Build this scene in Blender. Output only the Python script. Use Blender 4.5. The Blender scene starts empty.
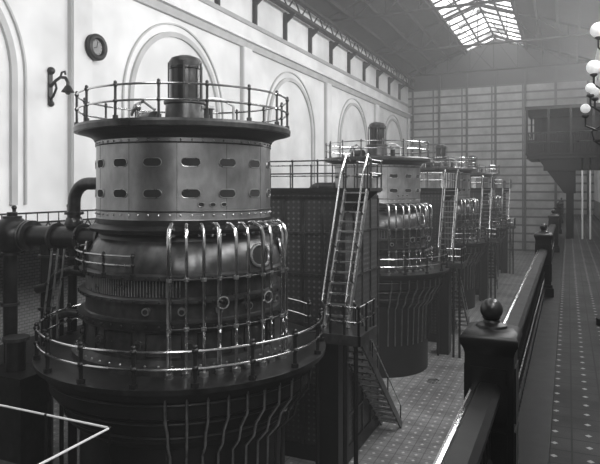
import bpy, math, random
from mathutils import Vector, Matrix
random.seed(3)
PI=math.pi
scene=bpy.context.scene
try:
    scene.view_settings.view_transform='Standard'
    scene.view_settings.look='None'
except Exception: pass
H=7.2
# ------------------------------------------------------------ materials
def new_mat(name):
    m=bpy.data.materials.new(name); m.use_nodes=True
    nt=m.node_tree; b=nt.nodes['Principled BSDF']
    return m,nt,b
def grey(v): return (v,v,v,1)
def simple(name,v,rough=0.5,metal=0.0,var=0.25,scale=3.0,bump=0.0,grime=0.0):
    m,nt,b=new_mat(name)
    tc=nt.nodes.new('ShaderNodeTexCoord')
    n=nt.nodes.new('ShaderNodeTexNoise'); n.inputs['Scale'].default_value=scale; n.inputs['Detail'].default_value=6
    nt.links.new(tc.outputs['Object'],n.inputs['Vector'])
    r=nt.nodes.new('ShaderNodeMapRange')
    r.inputs[1].default_value=0.3; r.inputs[2].default_value=0.7
    r.inputs[3].default_value=v*(1-var); r.inputs[4].default_value=v*(1+var)
    nt.links.new(n.outputs['Fac'],r.inputs[0])
    out=r.outputs[0]
    if grime>0:
        mp=nt.nodes.new('ShaderNodeMapping'); mp.inputs['Scale'].default_value=(6,6,3)
        nt.links.new(tc.outputs['Object'],mp.inputs['Vector'])
        n2=nt.nodes.new('ShaderNodeTexNoise'); n2.inputs['Scale'].default_value=1.3; n2.inputs['Detail'].default_value=8
        nt.links.new(mp.outputs[0],n2.inputs['Vector'])
        r3=nt.nodes.new('ShaderNodeMapRange'); r3.inputs[1].default_value=.35; r3.inputs[2].default_value=.65; r3.inputs[3].default_value=1-grime; r3.inputs[4].default_value=1+grime
        nt.links.new(n2.outputs['Fac'],r3.inputs[0])
        mu=nt.nodes.new('ShaderNodeMath'); mu.operation='MULTIPLY'; nt.links.new(out,mu.inputs[0]); nt.links.new(r3.outputs[0],mu.inputs[1]); out=mu.outputs[0]
    nt.links.new(out,b.inputs['Base Color'])
    r2=nt.nodes.new('ShaderNodeMapRange'); r2.inputs[3].default_value=max(0.05,rough-0.08); r2.inputs[4].default_value=rough+0.1
    nt.links.new(n.outputs['Fac'],r2.inputs[0]); nt.links.new(r2.outputs[0],b.inputs['Roughness'])
    b.inputs['Metallic'].default_value=metal
    if bump>0:
        bp=nt.nodes.new('ShaderNodeBump'); bp.inputs['Strength'].default_value=bump; bp.inputs['Distance'].default_value=0.02
        nt.links.new(n.outputs['Fac'],bp.inputs['Height']); nt.links.new(bp.outputs[0],b.inputs['Normal'])
    return m
def math_node(nt,op,a,b=None):
    n=nt.nodes.new('ShaderNodeMath'); n.operation=op
    for i,x in enumerate((a,b)):
        if x is None: continue
        if isinstance(x,(int,float)): n.inputs[i].default_value=x
        else: nt.links.new(x,n.inputs[i])
    return n.outputs[0]
def emit(name,v,s):
    m,nt,b=new_mat(name)
    b.inputs['Base Color'].default_value=grey(v); b.inputs['Emission Color'].default_value=(1,1,1,1)
    b.inputs['Emission Strength'].default_value=s
    return m
M_DARK=simple('black_painted_iron',0.005,0.42,0.0,0.4,4,0.1)
M_IRON=simple('dark_machine_iron',0.014,0.34,0.35,0.6,3,0.15,.3)
M_BODY=simple('grey_machine_casting',0.075,0.30,0.7,0.5,2.2,0.25,.25)
M_DRUM=simple('grey_drum_steel',0.26,0.30,0.9,0.22,1.4,0.12,.12)
M_PIPE=simple('polished_nickel_pipe',0.85,0.16,1.0,0.08,6)
M_BRASS=simple('worn_brass_rail',0.25,0.3,0.9,0.3,6)
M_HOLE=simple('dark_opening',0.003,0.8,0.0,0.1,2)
M_RIM=simple('bright_machined_edge',0.5,0.28,0.9,0.3,5)
M_COPPER=simple('exciter_commutator',0.05,0.22,0.8,0.4,5)
M_WHITE=simple('painted_white_iron',0.75,0.4,0.0,0.06,4)
M_ROOF=simple('sooty_roof_boards',0.03,0.8,0.0,0.3,1.5)
M_GLOBE=emit('opal_glass_globe',0.9,0.35)
M_CONC=simple('grey_render',0.10,0.8,0.0,0.2,1.5,0.2)
M_MOULD=simple('grey_plaster_moulding',0.44,0.8,0.0,0.12,1.0)
M_DIAL=simple('aged_clock_dial',0.22,0.6,0.0,0.2,3.0)

def plaster():
    m,nt,b=new_mat('white_plaster_wall')
    g=nt.nodes.new('ShaderNodeNewGeometry'); s=nt.nodes.new('ShaderNodeSeparateXYZ'); nt.links.new(g.outputs['Position'],s.inputs[0])
    n=nt.nodes.new('ShaderNodeTexNoise'); n.inputs['Scale'].default_value=0.35; n.inputs['Detail'].default_value=8
    nt.links.new(g.outputs['Position'],n.inputs['Vector'])
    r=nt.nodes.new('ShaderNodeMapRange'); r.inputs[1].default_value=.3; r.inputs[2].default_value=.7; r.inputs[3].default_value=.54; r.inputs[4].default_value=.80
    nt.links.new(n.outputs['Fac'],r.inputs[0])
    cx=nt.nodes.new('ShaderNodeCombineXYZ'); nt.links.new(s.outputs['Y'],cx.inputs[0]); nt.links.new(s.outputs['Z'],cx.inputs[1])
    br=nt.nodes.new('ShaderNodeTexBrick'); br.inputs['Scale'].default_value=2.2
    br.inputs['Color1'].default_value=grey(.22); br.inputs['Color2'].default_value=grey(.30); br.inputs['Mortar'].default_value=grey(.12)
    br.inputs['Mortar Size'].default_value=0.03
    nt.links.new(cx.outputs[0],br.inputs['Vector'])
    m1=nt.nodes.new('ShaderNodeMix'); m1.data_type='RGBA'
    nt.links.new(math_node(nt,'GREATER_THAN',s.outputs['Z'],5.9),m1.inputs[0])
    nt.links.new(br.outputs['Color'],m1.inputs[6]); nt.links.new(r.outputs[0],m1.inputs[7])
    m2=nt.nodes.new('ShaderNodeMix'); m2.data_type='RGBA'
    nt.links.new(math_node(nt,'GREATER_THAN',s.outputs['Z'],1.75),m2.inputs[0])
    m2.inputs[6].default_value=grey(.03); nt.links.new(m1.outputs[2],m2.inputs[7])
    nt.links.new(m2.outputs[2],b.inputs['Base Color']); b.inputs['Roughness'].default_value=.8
    return m
M_WALL=plaster()
def tiles(name,base,grout,dot,size,dotr,rough):
    m,nt,b=new_mat(name)
    g=nt.nodes.new('ShaderNodeNewGeometry'); s=nt.nodes.new('ShaderNodeSeparateXYZ'); nt.links.new(g.outputs['Position'],s.inputs[0])
    fx=math_node(nt,'FRACT',math_node(nt,'DIVIDE',math_node(nt,'ADD',s.outputs['X'],500),size))
    fy=math_node(nt,'FRACT',math_node(nt,'DIVIDE',math_node(nt,'ADD',s.outputs['Y'],500),size))
    ax=math_node(nt,'ABSOLUTE',math_node(nt,'SUBTRACT',fx,.5)); ay=math_node(nt,'ABSOLUTE',math_node(nt,'SUBTRACT',fy,.5))
    mx=math_node(nt,'MAXIMUM',ax,ay)
    gr=math_node(nt,'GREATER_THAN',mx,.47)
    dt=math_node(nt,'LESS_THAN',math_node(nt,'ADD',ax,ay),dotr)
    n=nt.nodes.new('ShaderNodeTexNoise'); n.inputs['Scale'].default_value=.6; n.inputs['Detail'].default_value=9; n.inputs['Roughness'].default_value=.7
    nt.links.new(g.outputs['Position'],n.inputs['Vector'])
    r=nt.nodes.new('ShaderNodeMapRange'); r.inputs[1].default_value=.35; r.inputs[2].default_value=.65; r.inputs[3].default_value=base*.5; r.inputs[4].default_value=base*1.4
    nt.links.new(n.outputs['Fac'],r.inputs[0])
    m1=nt.nodes.new('ShaderNodeMix'); m1.data_type='RGBA'; nt.links.new(gr,m1.inputs[0]); nt.links.new(r.outputs[0],m1.inputs[6]); m1.inputs[7].default_value=grey(grout)
    m2=nt.nodes.new('ShaderNodeMix'); m2.data_type='RGBA'; nt.links.new(dt,m2.inputs[0]); nt.links.new(m1.outputs[2],m2.inputs[6]); m2.inputs[7].default_value=grey(dot)
    nt.links.new(m2.outputs[2],b.inputs['Base Color']); b.inputs['Roughness'].default_value=rough
    b.inputs['Specular IOR Level'].default_value=.3
    return m
M_FLOOR=tiles('mosaic_tile_floor',.22,.10,.5,.36,.14,.5)
M_GFLOOR=tiles('gallery_tile_floor',.045,.025,.38,.36,.11,.75)
def siding():
    m,nt,b=new_mat('corrugated_end_wall')
    g=nt.nodes.new('ShaderNodeNewGeometry'); s=nt.nodes.new('ShaderNodeSeparateXYZ'); nt.links.new(g.outputs['Position'],s.inputs[0])
    fz=math_node(nt,'FRACT',math_node(nt,'DIVIDE',s.outputs['Z'],.95))
    ln=math_node(nt,'LESS_THAN',fz,.22)
    fx=math_node(nt,'FRACT',math_node(nt,'DIVIDE',math_node(nt,'ADD',s.outputs['X'],100),3.4))
    lx=math_node(nt,'LESS_THAN',fx,.05)
    l=math_node(nt,'MAXIMUM',ln,lx)
    n=nt.nodes.new('ShaderNodeTexNoise'); n.inputs['Scale'].default_value=.4; n.inputs['Detail'].default_value=8; n.inputs['Roughness'].default_value=.7
    nt.links.new(g.outputs['Position'],n.inputs['Vector'])
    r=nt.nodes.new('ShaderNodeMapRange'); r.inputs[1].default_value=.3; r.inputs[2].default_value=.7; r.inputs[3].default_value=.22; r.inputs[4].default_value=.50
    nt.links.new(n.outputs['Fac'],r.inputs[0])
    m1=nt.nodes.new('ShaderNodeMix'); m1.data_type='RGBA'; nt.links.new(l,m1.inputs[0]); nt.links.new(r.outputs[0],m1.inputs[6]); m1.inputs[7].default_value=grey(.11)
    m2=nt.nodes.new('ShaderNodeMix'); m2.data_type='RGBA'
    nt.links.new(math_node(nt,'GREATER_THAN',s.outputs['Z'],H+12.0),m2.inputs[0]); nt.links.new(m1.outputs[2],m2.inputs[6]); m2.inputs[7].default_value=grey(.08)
    nt.links.new(m2.outputs[2],b.inputs['Base Color']); b.inputs['Roughness'].default_value=.7
    return m
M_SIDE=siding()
def rivet():
    m,nt,b=new_mat('riveted_panel_iron')
    g=nt.nodes.new('ShaderNodeTexCoord'); s=nt.nodes.new('ShaderNodeSeparateXYZ'); nt.links.new(g.outputs['Object'],s.inputs[0])
    h=math_node(nt,'ADD',math_node(nt,'ADD',s.outputs['X'],s.outputs['Y']),100)
    fa=math_node(nt,'FRACT',math_node(nt,'DIVIDE',h,.15)); fz=math_node(nt,'FRACT',math_node(nt,'DIVIDE',s.outputs['Z'],.15))
    a=math_node(nt,'ABSOLUTE',math_node(nt,'SUBTRACT',fa,.5)); z=math_node(nt,'ABSOLUTE',math_node(nt,'SUBTRACT',fz,.5))
    dt=math_node(nt,'LESS_THAN',math_node(nt,'ADD',a,z),.26)
    n=nt.nodes.new('ShaderNodeTexNoise'); n.inputs['Scale'].default_value=.9; n.inputs['Detail'].default_value=5
    nt.links.new(g.outputs['Object'],n.inputs['Vector'])
    r=nt.nodes.new('ShaderNodeMapRange'); r.inputs[1].default_value=.3; r.inputs[2].default_value=.7; r.inputs[3].default_value=.05; r.inputs[4].default_value=.17
    nt.links.new(n.outputs['Fac'],r.inputs[0])
    m1=nt.nodes.new('ShaderNodeMix'); m1.data_type='RGBA'; nt.links.new(dt,m1.inputs[0]); m1.inputs[6].default_value=grey(.035); nt.links.new(r.outputs[0],m1.inputs[7])
    nt.links.new(m1.outputs[2],b.inputs['Base Color']); b.inputs['Roughness'].default_value=.4
    bp=nt.nodes.new('ShaderNodeBump'); bp.inputs['Strength'].default_value=.5; bp.inputs['Distance'].default_value=.02
    nt.links.new(dt,bp.inputs['Height']); nt.links.new(bp.outputs[0],b.inputs['Normal'])
    return m
M_RIVET=rivet()
def glass():
    m,nt,b=new_mat('skylight_glass')
    g=nt.nodes.new('ShaderNodeNewGeometry')
    n=nt.nodes.new('ShaderNodeTexNoise'); n.inputs['Scale'].default_value=.6; n.inputs['Detail'].default_value=4
    nt.links.new(g.outputs['Position'],n.inputs['Vector'])
    r=nt.nodes.new('ShaderNodeMapRange'); r.inputs[1].default_value=.35; r.inputs[2].default_value=.65; r.inputs[3].default_value=.25; r.inputs[4].default_value=4.2
    nt.links.new(n.outputs['Fac'],r.inputs[0]); nt.links.new(r.outputs[0],b.inputs['Emission Strength'])
    b.inputs['Emission Color'].default_value=(1,1,1,1); b.inputs['Base Color'].default_value=grey(.5)
    return m
M_SKY=glass()

# ------------------------------------------------------------ mesh builder
class B:
    def __init__(s,name): s.name=name; s.v=[]; s.f=[]; s.mi=[]; s.sm=[]; s.mats=[]
    def m(s,mat):
        if mat not in s.mats: s.mats.append(mat)
        return s.mats.index(mat)
    def add(s,vs,fs,mat,smooth=True):
        o=len(s.v); k=s.m(mat); s.v+= [tuple(x) for x in vs]
        for f in fs: s.f.append([i+o for i in f]); s.mi.append(k); s.sm.append(smooth)
    def box(s,x0,x1,y0,y1,z0,z1,mat):
        vs=[(x,y,z) for z in (z0,z1) for y in (y0,y1) for x in (x0,x1)]
        s.add(vs,[(0,2,3,1),(4,5,7,6),(0,1,5,4),(2,6,7,3),(0,4,6,2),(1,3,7,5)],mat,False)
    def rbox(s,c,sx,sy,sz,M,mat):
        vs=[]
        for z in (-.5,.5):
            for y in (-.5,.5):
                for x in (-.5,.5): vs.append(Vector(c)+M@Vector((x*sx,y*sy,z*sz)))
        s.add(vs,[(0,2,3,1),(4,5,7,6),(0,1,5,4),(2,6,7,3),(0,4,6,2),(1,3,7,5)],mat,False)
    def prism(s,poly,axis,a0,a1,mat):
        def P(p,a):
            return {'x':(a,p[0],p[1]),'y':(p[0],a,p[1]),'z':(p[0],p[1],a)}[axis]
        n=len(poly); vs=[P(p,a0) for p in poly]+[P(p,a1) for p in poly]
        fs=[tuple(range(n)),tuple(range(2*n-1,n-1,-1))]+[(i,(i+1)%n,n+(i+1)%n,n+i) for i in range(n)]
        s.add(vs,fs,mat,False)
    def lathe(s,prof,c,mat,n=64,a0=0,a1=2*PI):
        full=abs(a1-a0-2*PI)<1e-5; cols=n if full else n+1
        vs=[];fs=[]
        for i in range(cols):
            a=a0+(a1-a0)*i/n
            for r,z in prof: vs.append((c[0]+r*math.cos(a),c[1]+r*math.sin(a),c[2]+z))
        k=len(prof)
        for i in range(n):
            j=(i+1)%cols
            for q in range(k-1): fs.append((i*k+q,j*k+q,j*k+q+1,i*k+q+1))
        s.add(vs,fs,mat)
    def tube(s,pts,r,mat,n=8,closed=False,cap=True):
        pts=[Vector(p) for p in pts]; m=len(pts); rr=r if isinstance(r,(list,tuple)) else [r]*m
        T=[]
        for i in range(m):
            if closed: t=pts[(i+1)%m]-pts[i-1]
            else: t=pts[min(i+1,m-1)]-pts[max(i-1,0)]
            T.append(t.normalized())
        u=T[0].orthogonal().normalized(); vs=[]
        for i in range(m):
            if i: u=(u-T[i]*u.dot(T[i])).normalized()
            w=T[i].cross(u)
            for j in range(n):
                a=2*PI*j/n; vs.append(pts[i]+(u*math.cos(a)+w*math.sin(a))*rr[i])
        fs=[]
        for i in range(m if closed else m-1):
            k=(i+1)%m
            off=0
            if closed and k==0:
                best=min(range(n),key=lambda o:(vs[i*n]-vs[o]).length); off=best
            for j in range(n): fs.append((i*n+j,i*n+(j+1)%n,k*n+(j+1+off)%n,k*n+(j+off)%n))
        if cap and not closed:
            fs.append(tuple(range(n-1,-1,-1))); fs.append(tuple(range((m-1)*n,m*n)))
        s.add(vs,fs,mat)
    def cyl(s,p0,p1,r,mat,n=10,r2=None): s.tube([p0,p1],[r,r if r2 is None else r2],mat,n)
    def sph(s,c,r,mat,n=10,sz=1.0):
        prof=[(max(1e-4,r*math.sin(PI*i/(n//2+2))),-r*sz*math.cos(PI*i/(n//2+2))) for i in range(n//2+3)]
        s.lathe(prof,c,mat,n)
    def make(s,loc=(0,0,0),parent=None,mesh=None):
        if mesh is None:
            me=bpy.data.meshes.new(s.name+'_mesh'); me.from_pydata(s.v,[],s.f)
            for m in s.mats: me.materials.append(m)
            me.polygons.foreach_set('material_index',s.mi); me.polygons.foreach_set('use_smooth',s.sm)
            me.update()
            try: me.set_sharp_from_angle(angle=math.radians(35))
            except Exception: pass
        else: me=mesh
        o=bpy.data.objects.new(s.name,me); o.location=loc; scene.collection.objects.link(o)
        if parent: o.parent=parent
        return o
def pol(r,a,z): return (r*math.cos(a),r*math.sin(a),z)
D=math.radians
def arc_rail(b,R,a0,a1,zs,z0,npost,rr,pr,mat_r,mat_p,closed=False):
    n=72
    for z in zs:
        if closed: b.tube([pol(R,2*PI*i/n,z) for i in range(n)],rr,mat_r,8,closed=True)
        else: b.tube([pol(R,a0+(a1-a0)*i/n,z) for i in range(n+1)],rr,mat_r,8)
    cnt=npost if closed else npost+1
    for i in range(cnt):
        a=a0+(a1-a0)*i/npost
        b.cyl(pol(R,a,z0),pol(R,a,zs[0]),pr,mat_p,8)
        b.cyl(pol(R,a,z0),pol(R,a,z0+.07),pr*2,mat_p,8)
        for z in zs: b.sph(pol(R,a,z),pr*1.75,mat_p,8)
        b.sph(pol(R,a,zs[0]+pr*1.9),pr*1.3,mat_p,8)
def stadium(w,h,n=8):
    r=h/2; L=w/2-r; pts=[]
    for i in range(n+1): a=-PI/2+PI*i/n; pts.append((L+r*math.cos(a),r*math.sin(a)))
    for i in range(n+1): a=PI/2+PI*i/n; pts.append((-L+r*math.cos(a),r*math.sin(a)))
    return pts
def patch(b,ang,z,R,pts,fill,rim,rimr=.012,R2=None,off=.006):
    def P(p,o):
        rad=R+o if R2 is None else R+o+(R2-R)*(p[1]+.0)
        return pol(rad,ang+p[0]/R,z+p[1])
    n=len(pts)
    if fill:
        half=n//2
        VS=[];FS=[];S=6
        for i in range(half):
            A=pts[i]; C=pts[n-1-i]
            for k in range(S+1):
                t=k/S; VS.append(P((A[0]*(1-t)+C[0]*t,A[1]*(1-t)+C[1]*t),off))
        for i in range(half-1):
            for k in range(S): q=i*(S+1)+k; FS.append((q,q+S+1,q+S+2,q+1))
        b.add(VS,FS,fill,False)
    if rim: b.tube([P(p,off) for p in pts],rimr,rim,6,closed=True)

# ------------------------------------------------------------ generator
PA0,PA1=-62,4
def build_generator():
    b=B('hydroelectric_generator'); c=(0,0,0)
    b.lathe([(2.05,0),(2.05,2.7),(2.15,2.78),(2.3,2.9),(2.3,3.2),(2.45,3.24),(2.45,3.34),(2.6,3.42),(2.6,3.7),(2.72,3.74),(2.72,3.88)],c,M_DARK,96)
    for r,z in ((2.33,3.0),(2.48,3.29),(2.64,3.66)): b.tube([pol(r,2*PI*i/72,z) for i in range(72)],.022,M_IRON,6,closed=True)
    b.lathe([(2.72,3.88),(2.88,3.9),(2.89,3.99),(2.86,4.0),(1.5,4.0)],c,M_IRON,96)
    b.lathe([(2.2,4.0),(2.2,4.12),(2.03,4.16),(1.97,4.2),(1.97,4.72)],c,M_BODY,96)
    b.lathe([(1.97,4.72),(2.08,4.74),(2.08,4.86),(1.97,4.88)],c,M_IRON,96)
    b.lathe([(1.97,4.88),(1.94,4.9),(1.94,5.18),(2.06,5.2),(2.06,5.26),(1.90,5.28),(1.90,5.58),(2.06,5.6),(2.06,5.67),(1.96,5.7)],c,M_BODY,96)
    b.lathe([(1.96,5.7),(1.95,5.78),(1.88,6.0),(1.76,6.18),(1.70,6.24)],c,M_BODY,96)
    b.lathe([(1.70,6.24),(1.68,6.3),(1.72,6.36)],c,M_DARK,96)
    b.lathe([(1.72,6.36),(1.86,6.38),(1.88,6.44),(1.80,6.5),(1.75,6.52),(1.75,6.62)],c,M_IRON,96)
    b.lathe([(1.75,6.62),(1.745,6.64),(1.745,8.10)],c,M_DRUM,96)
    b.lathe([(1.745,8.10),(1.78,8.11),(1.80,8.15),(1.86,8.20),(2.02,8.25),(2.08,8.27)],c,M_DARK,96)
    b.lathe([(2.08,8.27),(2.16,8.28),(2.17,8.36),(2.14,8.41)],c,M_BODY,96)
    b.lathe([(2.14,8.41),(0.01,8.41)],c,M_IRON,96)
    for z in (6.78,8.02): b.tube([pol(1.75,2*PI*i/72,z) for i in range(72)],.016,M_IRON,6,closed=True)
    st=stadium(.34,.15)
    for row,z in enumerate((7.66,7.1)):
        for i in range(16):
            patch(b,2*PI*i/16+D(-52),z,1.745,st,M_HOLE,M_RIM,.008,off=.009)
    for i in range(12):
        a=2*PI*i/12
        b.tube([pol(1.744,a,6.64),pol(1.744,a,8.0)],.005,M_BODY,4)
    for z,R in ((6.71,1.75),(8.06,1.75)):
        for i in range(56): b.sph(pol(R,2*PI*i/56,z),.02,M_RIM,6)
    for z,R in ((4.80,2.09),(5.23,2.065),(5.635,2.065),(4.14,2.12)):
        for i in range(56): b.sph(pol(R,2*PI*(i+.5)/56,z),.024,M_IRON if z>4.5 else M_RIM,6)
    for i in range(3): patch(b,D(-46+i*7),6.90,1.745,stadium(.11,.07),M_HOLE,M_RIM,.008)
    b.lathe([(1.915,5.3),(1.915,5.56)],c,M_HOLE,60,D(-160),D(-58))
    for i in range(60):
        a=D(-160)+D(102)*i/59; b.cyl(pol(1.93,a,5.29),pol(1.93,a,5.57),.012,M_RIM,6)
    for a in range(-170,180,26):
        z,h,w,R=4.46,.40,.62,1.975
        pts=[(w/2,-h/2),(w/2,0),(w/2,h/2),(-w/2,h/2),(-w/2,0),(-w/2,-h/2)]
        patch(b,D(a),z,R,pts,None,M_IRON,.018)
        p=Vector(pol(1.96,D(a+13),4.46)); q=Vector(pol(2.03,D(a+13),4.46)); b.cyl(p,q,.085,M_BODY,16); b.cyl(q,Vector(pol(2.045,D(a+13),4.46)),.05,M_HOLE,12)
    for a in (-75,-57,-38,-20,5):
        b.cyl(pol(1.93,D(a),5.05),pol(2.02,D(a),5.05),.07,M_RIM,14); b.cyl(pol(2.02,D(a),5.05),pol(2.03,D(a),5.05),.045,M_HOLE,12)
    el=stadium(.52,.38)
    for a in (-10,34,-140): patch(b,D(a),5.94,1.93,el,M_HOLE,M_RIM,.028,R2=1.73,off=.03)
    n=10
    for i in range(n):
        a=D(PA0+(PA1-PA0)*i/(n-1)); Rt=2.28 if i%2==0 else 2.22
        P=[pol(1.78,a,6.34),pol(1.84,a,6.48),pol(1.93,a,6.56),pol(2.05,a,6.56),pol(Rt-.05,a,6.48),pol(Rt,a,6.34),pol(Rt,a,6.1),pol(Rt,a,4.02)]
        b.tube(P,.030 if i%3 else .040,M_PIPE,10)
        for z in (5.64,4.8): b.cyl(pol(Rt,a,z-.03),pol(Rt,a,z+.03),.048,M_RIM,10)
        b.cyl(pol(Rt,a,4.0),pol(Rt,a,4.07),.08,M_RIM,12)
        b.tube([pol(2.68,a,3.86),pol(2.70,a,3.75),pol(2.68,a,3.4),pol(2.45,a,3.1),pol(2.38,a,2.85),pol(2.15,a,2.6),pol(2.1,a,1.2)],.026,M_BRASS if i<8 else M_IRON,8)
    for z in (5.64,4.8): b.tube([pol(2.25,D(PA0+(PA1-PA0)*i/24),z) for i in range(25)],.014,M_BODY,6)
    for a in (-40,-18):
        b.cyl(pol(2.25,D(a),5.25),pol(2.42,D(a),5.25),.03,M_IRON,8)
        cc=Vector(pol(2.42,D(a),5.25)); rad=Vector((math.cos(D(a)),math.sin(D(a)),0)); tg=Vector((-rad.y,rad.x,0))
        b.tube([cc+tg*.1*math.cos(2*PI*i/16)+Vector((0,0,.1*math.sin(2*PI*i/16))) for i in range(16)],.012,M_RIM,6,closed=True)
    arc_rail(b,2.10,0,2*PI,(9.0,8.72),8.40,16,.02,.024,M_PIPE,M_BODY,closed=True)
    arc_rail(b,2.81,D(48),D(360+28),(4.58,4.30),4.0,17,.02,.034,M_PIPE,M_DARK)
    arc_rail(b,2.12,D(-165),D(-80),(6.02,5.86),5.64,5,.018,.022,M_RIM,M_IRON)
    # upper exciter
    b.lathe([(.55,8.41),(.55,8.5),(.42,8.54),(.40,8.9),(.44,8.92),(.44,8.98),(.31,9.0)],c,M_BODY,40)
    b.lathe([(.31,9.0),(.31,9.62),(.33,9.64),(.33,9.68)],c,M_COPPER,40)
    b.lathe([(.33,9.68),(.34,9.78),(.29,9.86),(.16,9.91),(.01,9.92)],c,M_BODY,40)
    for i in range(6):
        a=2*PI*i/6; b.cyl(pol(.37,a,8.96),pol(.37,a,9.74),.018,M_IRON,6)
    b.cyl((-.95,-.1,8.62),(-.5,-.35,8.62),.15,M_IRON,18); b.cyl((-1.02,-.06,8.62),(-.95,-.1,8.62),.19,M_RIM,18)
    b.box(-.95,-.5,-.4,-.05,8.41,8.52,M_IRON)
    b.sph((-.86,-.45,8.86),.08,M_RIM,10); b.cyl((-.86,-.45,8.41),(-.86,-.45,8.84),.03,M_RIM,8)
    b.tube([(-.5,-.35,8.8),(-.75,-.4,8.98),(-.95,-.42,8.9),(-1.05,-.42,8.7)],.035,M_RIM,8)
    b.cyl((.75,-.3,8.41),(.75,-.3,8.75),.09,M_IRON,12); b.cyl((.75,-.3,8.75),(.75,-.3,8.8),.14,M_RIM,12)
    b.tube([(.85,.5,8.41),(.85,.5,8.9),(.6,.4,9.05),(.35,.2,9.05)],.03,M_RIM,8)
    # supply pipework at the wall side
    z=6.07
    b.tube([(-1.6,0,z),(-2.2,0,z),(-4.3,0,z),(-5.3,0,z),(-6.5,0,z)],[.27,.25,.25,.25,.25],M_IRON,20)
    for x,r in ((-1.98,.36),(-2.12,.36),(-2.75,.33),(-3.55,.33),(-4.35,.37),(-4.45,.37),(-5.6,.37)):
        b.cyl((x-.03,0,z),(x+.03,0,z),r,M_BODY,24)
    b.sph((-4.98,0,z),.46,M_IRON,20); b.cyl((-4.98,0,z),(-4.98,0,z+.55),.12,M_IRON,14); b.cyl((-4.98,0,z+.4),(-4.98,0,z+.46),.22,M_BODY,18)
    P=[(-1.72,0,7.3),(-2.6,0,7.3)]+[(-2.6-.42*math.sin(t),0,7.3-.42*(1-math.cos(t))) for t in [PI/2*i/8 for i in range(1,9)]]+[(-3.02,0,6.2)]
    b.tube(P,.14,M_BODY,18); b.cyl((-1.76,0,7.3),(-1.84,0,7.3),.2,M_IRON,20)
    b.cyl((-3.02,0,6.6),(-3.02,0,6.66),.21,M_BODY,18); b.cyl((-3.02,0,6.35),(-3.02,0,6.41),.21,M_BODY,18)
    b.sph((-3.02,0,6.42),.2,M_BODY,14)
    for x,r in ((-3.02,.10),(-3.35,.05),(-3.8,.14),(-4.98,.16)):
        b.cyl((x,-.05,z),(x,-.05,0),r,M_IRON,12)
        for zz in (5.6,4.4,2.8): b.cyl((x,-.05,zz),(x,-.05,zz+.06),r+.06,M_BODY,14)
    b.tube([(-2.0,-.6,5.4),(-2.5,-.6,5.45),(-3.0,-.5,5.3),(-3.4,-.4,5.0),(-3.8,-.3,4.9)],.1,M_IRON,12)
    b.tube([(-2.05,-.5,4.5),(-2.7,-.5,4.5),(-3.2,-.4,4.3),(-3.5,-.3,3.2),(-3.5,-.3,0)],.09,M_BODY,12)
    for k in range(3):
        x=-2.6-.18*k; b.tube([(x,-.7,5.9),(x,-.75,5.5),(x-.1,-.8,4.6),(x-.1,-.8,3.9)],.022,M_RIM,8)
    b.box(-4.3,-3.2,-1.3,-.6,0,3.1,M_IRON); b.box(-4.4,-3.1,-1.4,-.5,3.1,3.25,M_IRON)
    b.cyl((-3.75,-.95,3.25),(-3.75,-.95,3.9),.2,M_IRON,18); b.cyl((-3.75,-.95,3.9),(-3.75,-.95,3.97),.28,M_BODY,18)
    return b
GX,GY,SP=-7.2,10.33,13.6
gb=build_generator(); g0=gb.make((GX,GY,0)); me=g0.data
NG=4
for k in range(1,NG): gb.make((GX,GY+SP*k,0),mesh=me)

def straight_rail(b,p0,p1,zs,z0,n,rr,pr,mr,mp):
    p0=Vector(p0);p1=Vector(p1)
    for z in zs: b.cyl((p0.x,p0.y,z),(p1.x,p1.y,z),rr,mr,8)
    for i in range(n+1):
        p=p0.lerp(p1,i/n); b.cyl((p.x,p.y,z0),(p.x,p.y,zs[0]),pr,mp,8)
        for z in zs: b.sph((p.x,p.y,z),pr*1.7,mp,8)
def build_tower():
    b=B('switchgear_tower')
    x0,x1,y0,y1,zt=-3.2,1.9,4.3,7.3,7.2
    b.box(x0,x1,y0,y1,0,zt-.12,M_RIVET)
    b.box(x0-.1,x1+.1,y0-.1,y1+.1,zt-.12,zt,M_IRON)
    b.box(x1+.1,2.65,y0-.1,y0+1.0,zt-.08,zt,M_IRON)
    b.prism([(x1,zt-.7),(2.6,zt-.08),(x1,zt-.08)],'y',y0+.8,y0+.86,M_IRON)
    b.prism([(x1,zt-.7),(2.6,zt-.08),(x1,zt-.08)],'y',y0-.02,y0+.04,M_IRON)
    b.box(x0-.03,x1+.03,y0-.03,y1+.03,zt-.3,zt-.22,M_IRON)
    b.box(x0-.05,x1+.05,y0-.05,y1+.05,0,.4,M_DARK)
    nx=9
    for i in range(nx+1):
        x=x0+(x1-x0)*i/nx; b.box(x-.03,x+.03,y0-.05,y0+.01,0.4,zt-.3,M_BODY)
    for z in (2.0,3.6,4.9,6.0): b.box(x0,x1+.03,y0-.04,y0,z-.03,z+.03,M_BODY)
    for i in range(5):
        y=y0+(y1-y0)*i/4; b.box(x1-.01,x1+.05,y-.03,y+.03,0.4,zt-.3,M_BODY)
    for z in (1.2,2.4,3.6,4.8,6.0): b.box(x1-.01,x1+.045,y0,y1,z-.025,z+.025,M_BODY)
    Z=(zt+.72,zt+.38)
    straight_rail(b,(x0,y0),(x1,y0),Z,zt,7,.02,.024,M_PIPE,M_BODY)
    straight_rail(b,(x1,y0+1.1),(x1,y1),Z,zt,3,.018,.024,M_RIM,M_BODY)
    straight_rail(b,(2.62,y0),(2.62,y0+.97),Z,zt,1,.018,.024,M_RIM,M_BODY)
    straight_rail(b,(x0,y1),(x1,y1),Z,zt,7,.018,.024,M_RIM,M_BODY)
    straight_rail(b,(x0,y0),(x0,y1),Z,zt,4,.018,.024,M_RIM,M_BODY)
    return b
tb=build_tower(); t0=tb.make((GX,GY,0)); tm=t0.data
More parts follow.
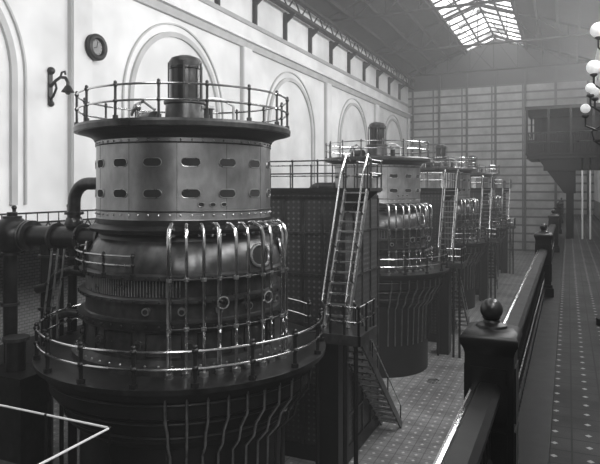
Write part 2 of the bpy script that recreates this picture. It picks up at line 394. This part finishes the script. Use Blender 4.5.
for k in range(1,NG): tb.make((GX,GY+SP*k,0),mesh=tm)
def build_ladder():
    b=B('steel_ladder_stair')
    ya,yb,za,zb=2.72,4.17,3.97,7.15; xL,xR=2.0,2.58
    d=Vector((0,yb-ya,zb-za))
    for x in (xL,xR):
        b.rbox(((x),(ya+yb)/2,(za+zb)/2),.04,.16,d.length,Matrix.Rotation(-math.atan2(yb-ya,zb-za),3,'X'),M_RIM)
        off=Vector((0,-.34,.18))
        a=Vector((x,ya,za)); e=Vector((x,yb,zb))
        pts=[a+d*.10+Vector((0,-.05,0)),a+d*.14+off,e+off+Vector((0,0,.25)),e+Vector((0,.05,.9)),e+Vector((0,.35,.76))]
        b.tube(pts,.022,M_PIPE,8)
        for t in (.3,.55,.8): b.cyl(a+d*t,a+d*t+off,.018,M_IRON,6)
        b.cyl(e,e+Vector((0,.05,.86)),.022,M_IRON,8)
    N=13
    for i in range(1,N+1):
        t=i/(N+.3); p=Vector(((xL+xR)/2,ya,za))+d*t; b.box(xL,xR,p.y-.07,p.y+.08,p.z-.015,p.z+.02,M_RIM)
    return b
ab=build_ladder(); a0=ab.make((GX,GY,0))
for k in range(1,NG): ab.make((GX,GY+SP*k,0),mesh=a0.data)
def build_stair():
    b=B('iron_staircase')
    b.box(1.95,3.1,1.95,3.05,3.88,3.97,M_IRON)
    b.box(1.95,3.15,1.89,1.95,3.80,4.02,M_BODY)
    b.box(3.1,3.16,1.89,3.1,3.80,4.02,M_BODY)
    for x in (2.1,2.75,3.0): b.cyl((x,2.05,0),(x,2.05,3.88),.05,M_DARK,10)
    b.box(1.98,2.5,2.3,3.0,0,3.88,M_DARK)
    straight_rail(b,(3.1,1.93),(3.1,3.0),(4.62,4.3),3.97,2,.02,.028,M_PIPE,M_IRON)
    straight_rail(b,(2.45,1.93),(3.1,1.93),(4.62,4.3),3.97,2,.02,.028,M_PIPE,M_IRON)
    ya,yb,za,zb=3.05,7.4,3.92,0.0; xL,xR=2.02,2.62
    d=Vector((0,yb-ya,zb-za)); ang=math.atan2(zb-za,yb-ya)
    for x in (xL,xR):
        b.rbox((x,(ya+yb)/2,(za+zb)/2+.05),.05,d.length,.2,Matrix.Rotation(ang,3,'X'),M_BODY)
        h=Vector((0,0,.62)); a=Vector((x,ya,za)); e=Vector((x,yb,zb))
        if x==xR:
            b.tube([a+h,a+d*.5+h,e+h],.018,M_RIM,8)
            for t in (.02,.33,.66,.98): b.cyl(a+d*t,a+d*t+h,.02,M_IRON,6)
    N=15
    for i in range(1,N):
        p=Vector(((xL+xR)/2,ya,za))+d*(i/N)
        b.box(xL,xR,p.y-.12,p.y+.12,p.z-.01,p.z+.03,M_BODY); b.box(xL,xR,p.y-.135,p.y-.11,p.z-.012,p.z+.035,M_RIM)
    return b
sb=build_stair(); s0=sb.make((GX,GY,0))
for k in range(1,NG): sb.make((GX,GY+SP*k,0),mesh=s0.data)

# ------------------------------------------------------------ room shell
XW,XR,Y0,YE=-18.0,2.6,-14.0,73.0
RX=(XW+XR)/2; EAVE=H+13.6; RIDGE=H+17.3
b=B('floor'); b.box(XW-.4,XR+.4,Y0,YE+.4,-.3,0,M_FLOOR); b.make()
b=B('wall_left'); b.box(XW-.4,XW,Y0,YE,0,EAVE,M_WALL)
for k in range(-2,5):
    yc=25.2+13.6*k
    for (r0,r1,dx) in ((3.55,3.80,.13),(4.15,4.23,.10)):
        n=28
        pin=[(yc+r0,6.6)]+[(yc+r0*math.cos(PI*i/n),11.2+r0*math.sin(PI*i/n)) for i in range(n+1)]+[(yc-r0,6.6)]
        pou=[(yc+r1,6.6)]+[(yc+r1*math.cos(PI*i/n),11.2+r1*math.sin(PI*i/n)) for i in range(n+1)]+[(yc-r1,6.6)]
        vs=[];fs=[]
        for i in range(len(pin)):
            vs+= [(XW,pin[i][0],pin[i][1]),(XW+dx,pin[i][0],pin[i][1]),(XW+dx,pou[i][0],pou[i][1]),(XW,pou[i][0],pou[i][1])]
        for i in range(len(pin)-1):
            for q in range(3): fs.append((4*i+q,4*i+q+1,4*i+q+5,4*i+q+4))
        b.add(vs,fs,M_MOULD,False)
    b.box(XW,XW+.28,yc+6.3,yc+7.3,0,15.7,M_WALL)
    for yy in (yc+6.25,yc+7.27): b.box(XW,XW+.2,yy,yy+.05,0,15.7,M_MOULD)
wall_l=b.make()
b=B('trim_cornice')
b.prism([(XW,15.7),(XW+.2,15.7),(XW+.3,15.95),(XW+.3,16.05),(XW,16.05)],'y',Y0,YE-.05,M_MOULD)
b.prism([(XW,16.05),(XW+.55,16.05),(XW+.55,16.2),(XW,16.2)],'y',Y0,YE-.05,M_WALL)
b.prism([(XW,17.2),(XW+.15,17.2),(XW+.3,17.35),(XW,17.4)],'y',Y0,YE-.05,M_MOULD)
b.make()
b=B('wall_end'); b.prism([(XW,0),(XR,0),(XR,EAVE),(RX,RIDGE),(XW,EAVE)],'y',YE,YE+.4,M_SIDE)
for i in range(7):
    x=XW+.6+(XR-XW-1.2)*i/6; b.box(x-.12,x+.12,YE-.2,YE,0,EAVE,M_CONC)
b.make()
b=B('wall_right')
b.box(XR,XR+.4,Y0,YE,0,H+5.2,M_WALL); b.box(XR,XR+.4,Y0,YE,H+10.8,EAVE,M_WALL)
y=Y0
while y<YE:
    b.box(XR,XR+.4,y,y+1.0,H+5.2,H+10.8,M_WALL); y+=5.8
wall_r=b.make()
b=B('ceiling')
def slope(x): return EAVE+(RIDGE-EAVE)*(1-abs(x-RX)/(RX-XW))
SK=3.2
for (xa,xb) in ((XW-.4,RX-SK),(RX+SK,XR+.4)):
    b.prism([(xa,slope(xa)),(xb,slope(xb)),(xb,slope(xb)+.2),(xa,slope(xa)+.2)],'y',Y0,YE+.4,M_ROOF)
b.make()
b=B('skylight')
for (xa,xb) in ((RX-SK,RX),(RX,RX+SK)):
    b.prism([(xa,slope(xa)+.12),(xb,slope(xb)+.12),(xb,slope(xb)+.16),(xa,slope(xa)+.16)],'y',Y0,YE,M_SKY)
y=Y0+1
while y<YE:
    for (xa,xb) in ((RX-SK,RX),(RX,RX+SK)):
        b.prism([(xa,slope(xa)-.06),(xb,slope(xb)-.06),(xb,slope(xb)+.1),(xa,slope(xa)+.1)],'y',y,y+.12,M_ROOF)
    y+=2.0
for x in (RX-SK,RX-SK/2,RX,RX+SK/2,RX+SK): b.box(x-.07,x+.07,Y0,YE,slope(x)-.12,slope(x)+.1,M_ROOF)
b.make()
b=B('roof_truss')
def bar(b,p,q,r): b.cyl(p,q,r,M_ROOF,6)
zc=EAVE-.2
bar(b,(XW,0,zc),(XR,0,zc),.11)
for sx in (-1,1): bar(b,(RX,0,RIDGE-.1),(RX+sx*(XR-RX),0,EAVE-.05),.13)
N=8
for i in range(1,N):
    x=XW+(XR-XW)*i/N; bar(b,(x,0,zc),(x,0,slope(x)-.1),.05)
    x2=XW+(XR-XW)*(i+(1 if i<N/2 else -1))/N; bar(b,(x,0,zc),(x2,0,slope(x2)-.1),.04)
tr=b.make((0,6,0))
for k in range(1,6): b.make((0,6+13*k,0),mesh=tr.data)
b=B('roof_purlins')
for i in range(1,12):
    x=XW+(XR-XW)*i/12
    if abs(x-RX)<SK-.2: continue
    b.box(x-.1,x+.1,Y0,YE,slope(x)-.3,slope(x),M_ROOF)
b.make()
b=B('crane_girder')
gx=XW+.75; zt=H+13.1; zb=H+12.1
for z in (zt,zb): b.box(gx-.2,gx+.2,Y0,YE-.3,z-.1,z+.1,M_ROOF)
y=Y0; k=0
while y<YE-1.5:
    if k%2==0: b.cyl((gx,y,zb),(gx,y+1.1,zt),.06,M_ROOF,6)
    else: b.cyl((gx,y,zt),(gx,y+1.1,zb),.06,M_ROOF,6)
    y+=1.1;k+=1
y=-10.9
while y<YE-1:
    b.box(XW+.01,XW+.25,y-.12,y+.12,17.4,zb,M_ROOF)
    b.prism([(XW+.01,zb-.9),(gx+.2,zb-.1),(XW+.01,zb-.1)],'y',y-.08,y+.08,M_ROOF)
    y+=4.4
b.make()
b=B('walkway_left')
b.box(XW,-14,Y0,YE-.3,5.45,5.65,M_DARK)
y=Y0
while y<YE-1:
    b.prism([(XW,4.6),(-14.2,5.45),(XW,5.45)],'y',y,y+.15,M_DARK); y+=6.8
for z in (5.72,6.2,6.48): b.box(-14.1,-14.04,Y0,YE-.3,z-.025,z+.025,M_DARK)
y=Y0; i=0
while y<40:
    b.cyl((-14.07,y,5.65),(-14.07,y+.4,6.2),.02,M_DARK,4); b.cyl((-14.07,y+.4,5.65),(-14.07,y,6.2),.02,M_DARK,4)
    b.cyl((-14.07,y,6.2),(-14.07,y,6.48),.016,M_DARK,4)
    if i%5==0: b.cyl((-14.07,y,5.65),(-14.07,y,6.6),.05,M_DARK,8); b.sph((-14.07,y,6.65),.07,M_DARK,8)
    y+=.4; i+=1
b.make(parent=wall_l)

# ------------------------------------------------------------ clock and wall lamp
b=B('wall_clock')
yc,zc=19.0,12.95
def ringx(b,r,x,rr,mat,n=40): b.tube([(x,yc+r*math.cos(2*PI*i/n),zc+r*math.sin(2*PI*i/n)) for i in range(n)],rr,mat,10,closed=True)
b.cyl((XW+.3,yc,zc),(XW+.42,yc,zc),.5,M_DIAL,40)
b.cyl((XW,yc,zc),(XW+.35,yc,zc),.54,M_DARK,40)
ringx(b,.43,XW+.44,.12,M_DARK)
for i in range(12):
    a=2*PI*i/12; p=Vector((XW+.425,yc+.27*math.cos(a),zc+.27*math.sin(a))); b.rbox(p,.01,.03,.03,Matrix.Identity(3),M_DARK)
b.cyl((XW+.43,yc,zc),(XW+.43,yc+.05,zc+.25),.012,M_DARK,6); b.cyl((XW+.43,yc,zc),(XW+.43,yc-.15,zc-.05),.016,M_DARK,6)
b.make()
b=B('wall_lamp_bracket')
yl,zl=16.95,10.95
b.box(XW,XW+.06,yl-.1,yl+.1,zl-.6,zl+.75,M_DARK); b.sph((XW+.08,yl,zl+.7),.15,M_DARK,10); b.sph((XW+.08,yl,zl-.55),.12,M_DARK,10)
b.tube([(XW+.05,yl,zl+.1),(XW+.3,yl,zl+.3),(XW+.55,yl,zl+.42),(XW+.8,yl,zl+.38),(XW+.92,yl,zl+.2)],.06,M_DARK,8)
b.tube([(XW+.05,yl,zl-.4),(XW+.2,yl,zl-.25),(XW+.35,yl,zl+.02),(XW+.3,yl,zl+.2),(XW+.15,yl,zl+.2)],.045,M_DARK,8)
b.tube([(XW+.55,yl,zl+.42),(XW+.62,yl,zl+.6),(XW+.78,yl,zl+.62),(XW+.8,yl,zl+.5)],.04,M_DARK,8)
b.cyl((XW+.92,yl,zl+.22),(XW+.92,yl,zl+.08),.06,M_DARK,10)
b.lathe([(.05,.1),(.1,.06),(.2,-.1),(.24,-.16)],(XW+.92,yl,zl),M_DARK,20); b.sph((XW+.92,yl,zl-.16),.11,M_BODY,14)
b.make()

# ------------------------------------------------------------ gallery with balustrade
GZ=H-2.9
b=B('gallery_floor'); b.box(-.95,XR-.01,Y0,YE-.01,GZ-.12,GZ,M_GFLOOR); b.box(-.98,XR-.01,Y0,YE-.01,GZ-.4,GZ-.12,M_DARK); b.make()
b=B('gallery_wall'); b.box(-.8,XR-.01,Y0,YE-.01,0,GZ-.4,M_CONC)
y=Y0+2
while y<YE-1: b.box(-.92,-.8,y,y+.8,0,GZ-.4,M_CONC); y+=5.8
b.make()
bx=-.58; PY=[5.2-11.6,5.2,16.8,28.4,40,51.6,63.2]; YB=YE-.3
b=B('gallery_balustrade')
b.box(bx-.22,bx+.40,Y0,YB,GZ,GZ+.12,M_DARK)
TR=H-1.56
b.prism([(bx-.09,TR-.12),(bx+.09,TR-.12),(bx+.10,TR-.04),(bx+.06,TR),(bx-.06,TR),(bx-.10,TR-.04)],'y',Y0,YB,M_DARK)
b.cyl((bx-.10,Y0,TR-.02),(bx-.10,YB,TR-.02),.026,M_PIPE,8)
b.box(bx-.05,bx+.05,Y0,YB,GZ+.3,GZ+.36,M_DARK)
y=Y0
while y<YB:
    if min(abs(y-p) for p in PY)>.25:
        b.cyl((bx,y,GZ+.1),(bx,y,TR-.1),.03,M_IRON,6)
        if y<30:
            b.sph((bx,y,GZ+.75),.05,M_IRON,6)
            for sx in (-.03,.03): b.tube([(bx+sx,y+.08*math.cos(2*PI*i/10),GZ+.52+.08*math.sin(2*PI*i/10)) for i in range(10)],.012,M_IRON,4,closed=True)
    y+=.17
for i in range(len(PY)-1): b.box(bx-.015,bx+.015,PY[i]+.2,PY[i+1]-.2,GZ+.12,TR-.1,M_DARK)
bal=b.make()
def newel():
    b=B('newel_post')
    w=.19
    b.box(-.25,.25,-.25,.25,.12,.34,M_DARK); b.box(-.22,.22,-.22,.22,.34,.42,M_DARK)
    b.box(-w,w,-w,w,.42,1.60,M_DARK)
    for (z0,z1) in ((.5,.95),(1.02,1.46)):
        for s in (-1,1):
            b.box(s*w-.012,s*w+.012,-w+.05,w-.05,z0,z1,M_IRON); b.box(-w+.05,w-.05,s*w-.012,s*w+.012,z0,z1,M_IRON)
    vs=[]
    for (r,z) in ((.19,1.56),(.2,1.60),(.225,1.65),(.225,1.69),(.205,1.72),(.14,1.75)):
        vs+=[(-r,-r,z),(r,-r,z),(r,r,z),(-r,r,z)]
    fs=[(4*i+j,4*i+(j+1)%4,4*i+4+(j+1)%4,4*i+4+j) for i in range(5) for j in range(4)]+[(20,21,22,23)]
    b.add(vs,fs,M_DARK,False)
    b.lathe([(.13,1.74),(.12,1.77),(.07,1.79),(.06,1.81),(.075,1.825)],(0,0,0),M_DARK,24)
    b.sph((0,0,1.893),.092,M_BODY,24)
    return b
nb=newel(); n0=nb.make((bx,PY[0],GZ),parent=bal)
for p in PY[1:]: nb.make((bx,p,GZ),parent=bal,mesh=n0.data)

def lampstd():
    b=B('globe_lamp_standard')
    b.lathe([(.22,0),(.22,.15),(.14,.2),(.12,.6),(.07,.7),(.06,3),(.075,3.05),(.05,3.1),(.04,6.1)],(0,0,0),M_DARK,16)
    b.sph((0,0,6.55),.06,M_DARK,10); b.cyl((0,0,6.1),(0,0,6.5),.03,M_DARK,8)
    for (z,L,nn,r,ph) in ((4.55,.42,4,.10,0),(4.95,.40,4,.10,.6),(5.42,.26,4,.15,0),(6.2,.17,2,.165,0)):
        for i in range(nn):
            a=PI+ph+2*PI*i/nn; cx,cy=math.cos(a),math.sin(a)
            b.tube([(0,0,z-.35),(cx*L*.5,cy*L*.5,z-.42),(cx*L,cy*L,z-.32),(cx*L,cy*L,z-.12)],.022,M_DARK,8)
            b.lathe([(.03,-.16),(.08,-.12),(.07,-.09)],(cx*L,cy*L,z),M_DARK,12)
            b.sph((cx*L,cy*L,z+.05),r,M_GLOBE,18)
    b.tube([(.25*math.cos(2*PI*i/20),.25*math.sin(2*PI*i/20),3.9) for i in range(20)],.02,M_DARK,6,closed=True)
    for s in (-1,1): b.tube([(0,0,3.7),(s*.25,0,3.9),(s*.3,0,4.1),(s*.15,0,4.2)],.02,M_DARK,6)
    return b
lb=lampstd(); q=lb.make((.76,14.2,GZ))

# control balcony
b=B('control_balcony')
xa,xb,ya,yb=-2.2,XR,37.5,42.5; zf=H+1.7
b.box(xa,xb,ya,yb,zf,zf+.3,M_DARK)
b.box(xa-.08,xb,ya-.08,yb+.08,zf+.22,zf+.32,M_DARK)
b.prism([(-.2,zf-2.0),(xa+.6,zf),(.4,zf),(.4,zf-2.0)],'y',ya+.2,ya+.45,M_DARK)
b.prism([(-.2,zf-2.0),(xa+.6,zf),(.4,zf),(.4,zf-2.0)],'y',yb-.5,yb-.2,M_DARK)
b.box(-1.3,xb,ya+.1,ya+.4,zf-.7,zf,M_DARK)
b.box(-.1,.3,ya+.2,ya+.45,GZ,zf-1.9,M_DARK)
for x in (.7,1.1): b.box(x,x+.09,ya+.1,ya+.2,GZ,zf,M_WHITE)
for i in range(45):
    x=xa+(xb-xa)*i/44; b.cyl((x,ya,zf+.3),(x,ya,zf+1.5),.03,M_DARK,5)
for z in (zf+1.5,zf+.95): b.cyl((xa,ya,z),(xb,ya,z),.05,M_BODY,6); b.cyl((xa,ya,z),(xa,yb,z),.05,M_BODY,6)
b.box(xa,xb,ya+.02,ya+.06,zf+.3,zf+1.1,M_DARK); b.box(xa,xa+.05,ya,yb,zf+.3,zf+1.1,M_DARK)
for i in range(5):
    x=xa+(xb-xa-.1)*i/4
    for y in (ya,yb): b.box(x-.06,x+.06,y-.06,y+.06,zf+.3,zf+2.9,M_DARK)
b.box(xa-.1,xb,ya-.1,yb+.1,zf+2.85,zf+3.05,M_DARK)
b.box(xa+.3,xb-.1,ya+2,ya+3.2,zf+.3,zf+2.6,M_IRON)
b.make(parent=wall_r)

# foreground stair-head platform with white rail
cx,cy,zr=-5.93,6.66,3.8
zf=2.9
b=B('guard_rail')
straight_rail(b,(-12,cy),(cx,cy),(zr,),zf,5,.017,.018,M_WHITE,M_IRON)
straight_rail(b,(cx,1.5),(cx,cy),(zr,),zf,4,.017,.018,M_WHITE,M_IRON)
b.make()
b=B('stair_head_platform'); b.box(-12.1,cx+.08,1.4,cy+.08,zf-.15,zf,M_DARK); b.box(-11.5,cx-.4,2,cy-.6,0,zf-.15,M_DARK); b.make()
b=B('floor_drain_cover'); b.lathe([(.25,0),(.25,.03),(.18,.06),(.01,.06)],(-4.55,22.4,0),M_RIM,24); b.make()

# ------------------------------------------------------------ lights
def area(name,loc,rot,sx,sy,P):
    l=bpy.data.lights.new(name,'AREA'); l.shape='RECTANGLE'; l.size=sx; l.size_y=sy; l.energy=P
    o=bpy.data.objects.new(name,l); o.location=loc; o.rotation_euler=rot; scene.collection.objects.link(o); return o
PW=[1350,1500,1800,1800,1700,1600,1500,1400]
for k in range(8):
    area('added_side_light',(XR+.2,-8+9*k,H+8),(0,D(83),0),5.4,6,PW[k])  # unseen area lights added along the right wall to brighten the hall
w=bpy.data.worlds.new('World'); scene.world=w; w.use_nodes=True
wn=w.node_tree
wn.nodes['Background'].inputs[0].default_value=(.8,.8,.8,1); wn.nodes['Background'].inputs[1].default_value=.3
# dusty air of the hall
vsn=wn.nodes.new('ShaderNodeVolumeScatter'); vsn.inputs['Density'].default_value=.0038; vsn.inputs['Anisotropy'].default_value=.2
wn.links.new(vsn.outputs[0],wn.nodes['World Output'].inputs['Volume'])

# ------------------------------------------------------------ camera
cam=bpy.data.cameras.new('camera'); cam.sensor_width=36; cam.lens=36; cam.clip_end=300
cam.shift_y=-44/600
co=bpy.data.objects.new('camera',cam); scene.collection.objects.link(co)
co.location=(0,0,H); co.rotation_euler=(PI/2,0,math.atan(268/600))
scene.camera=co
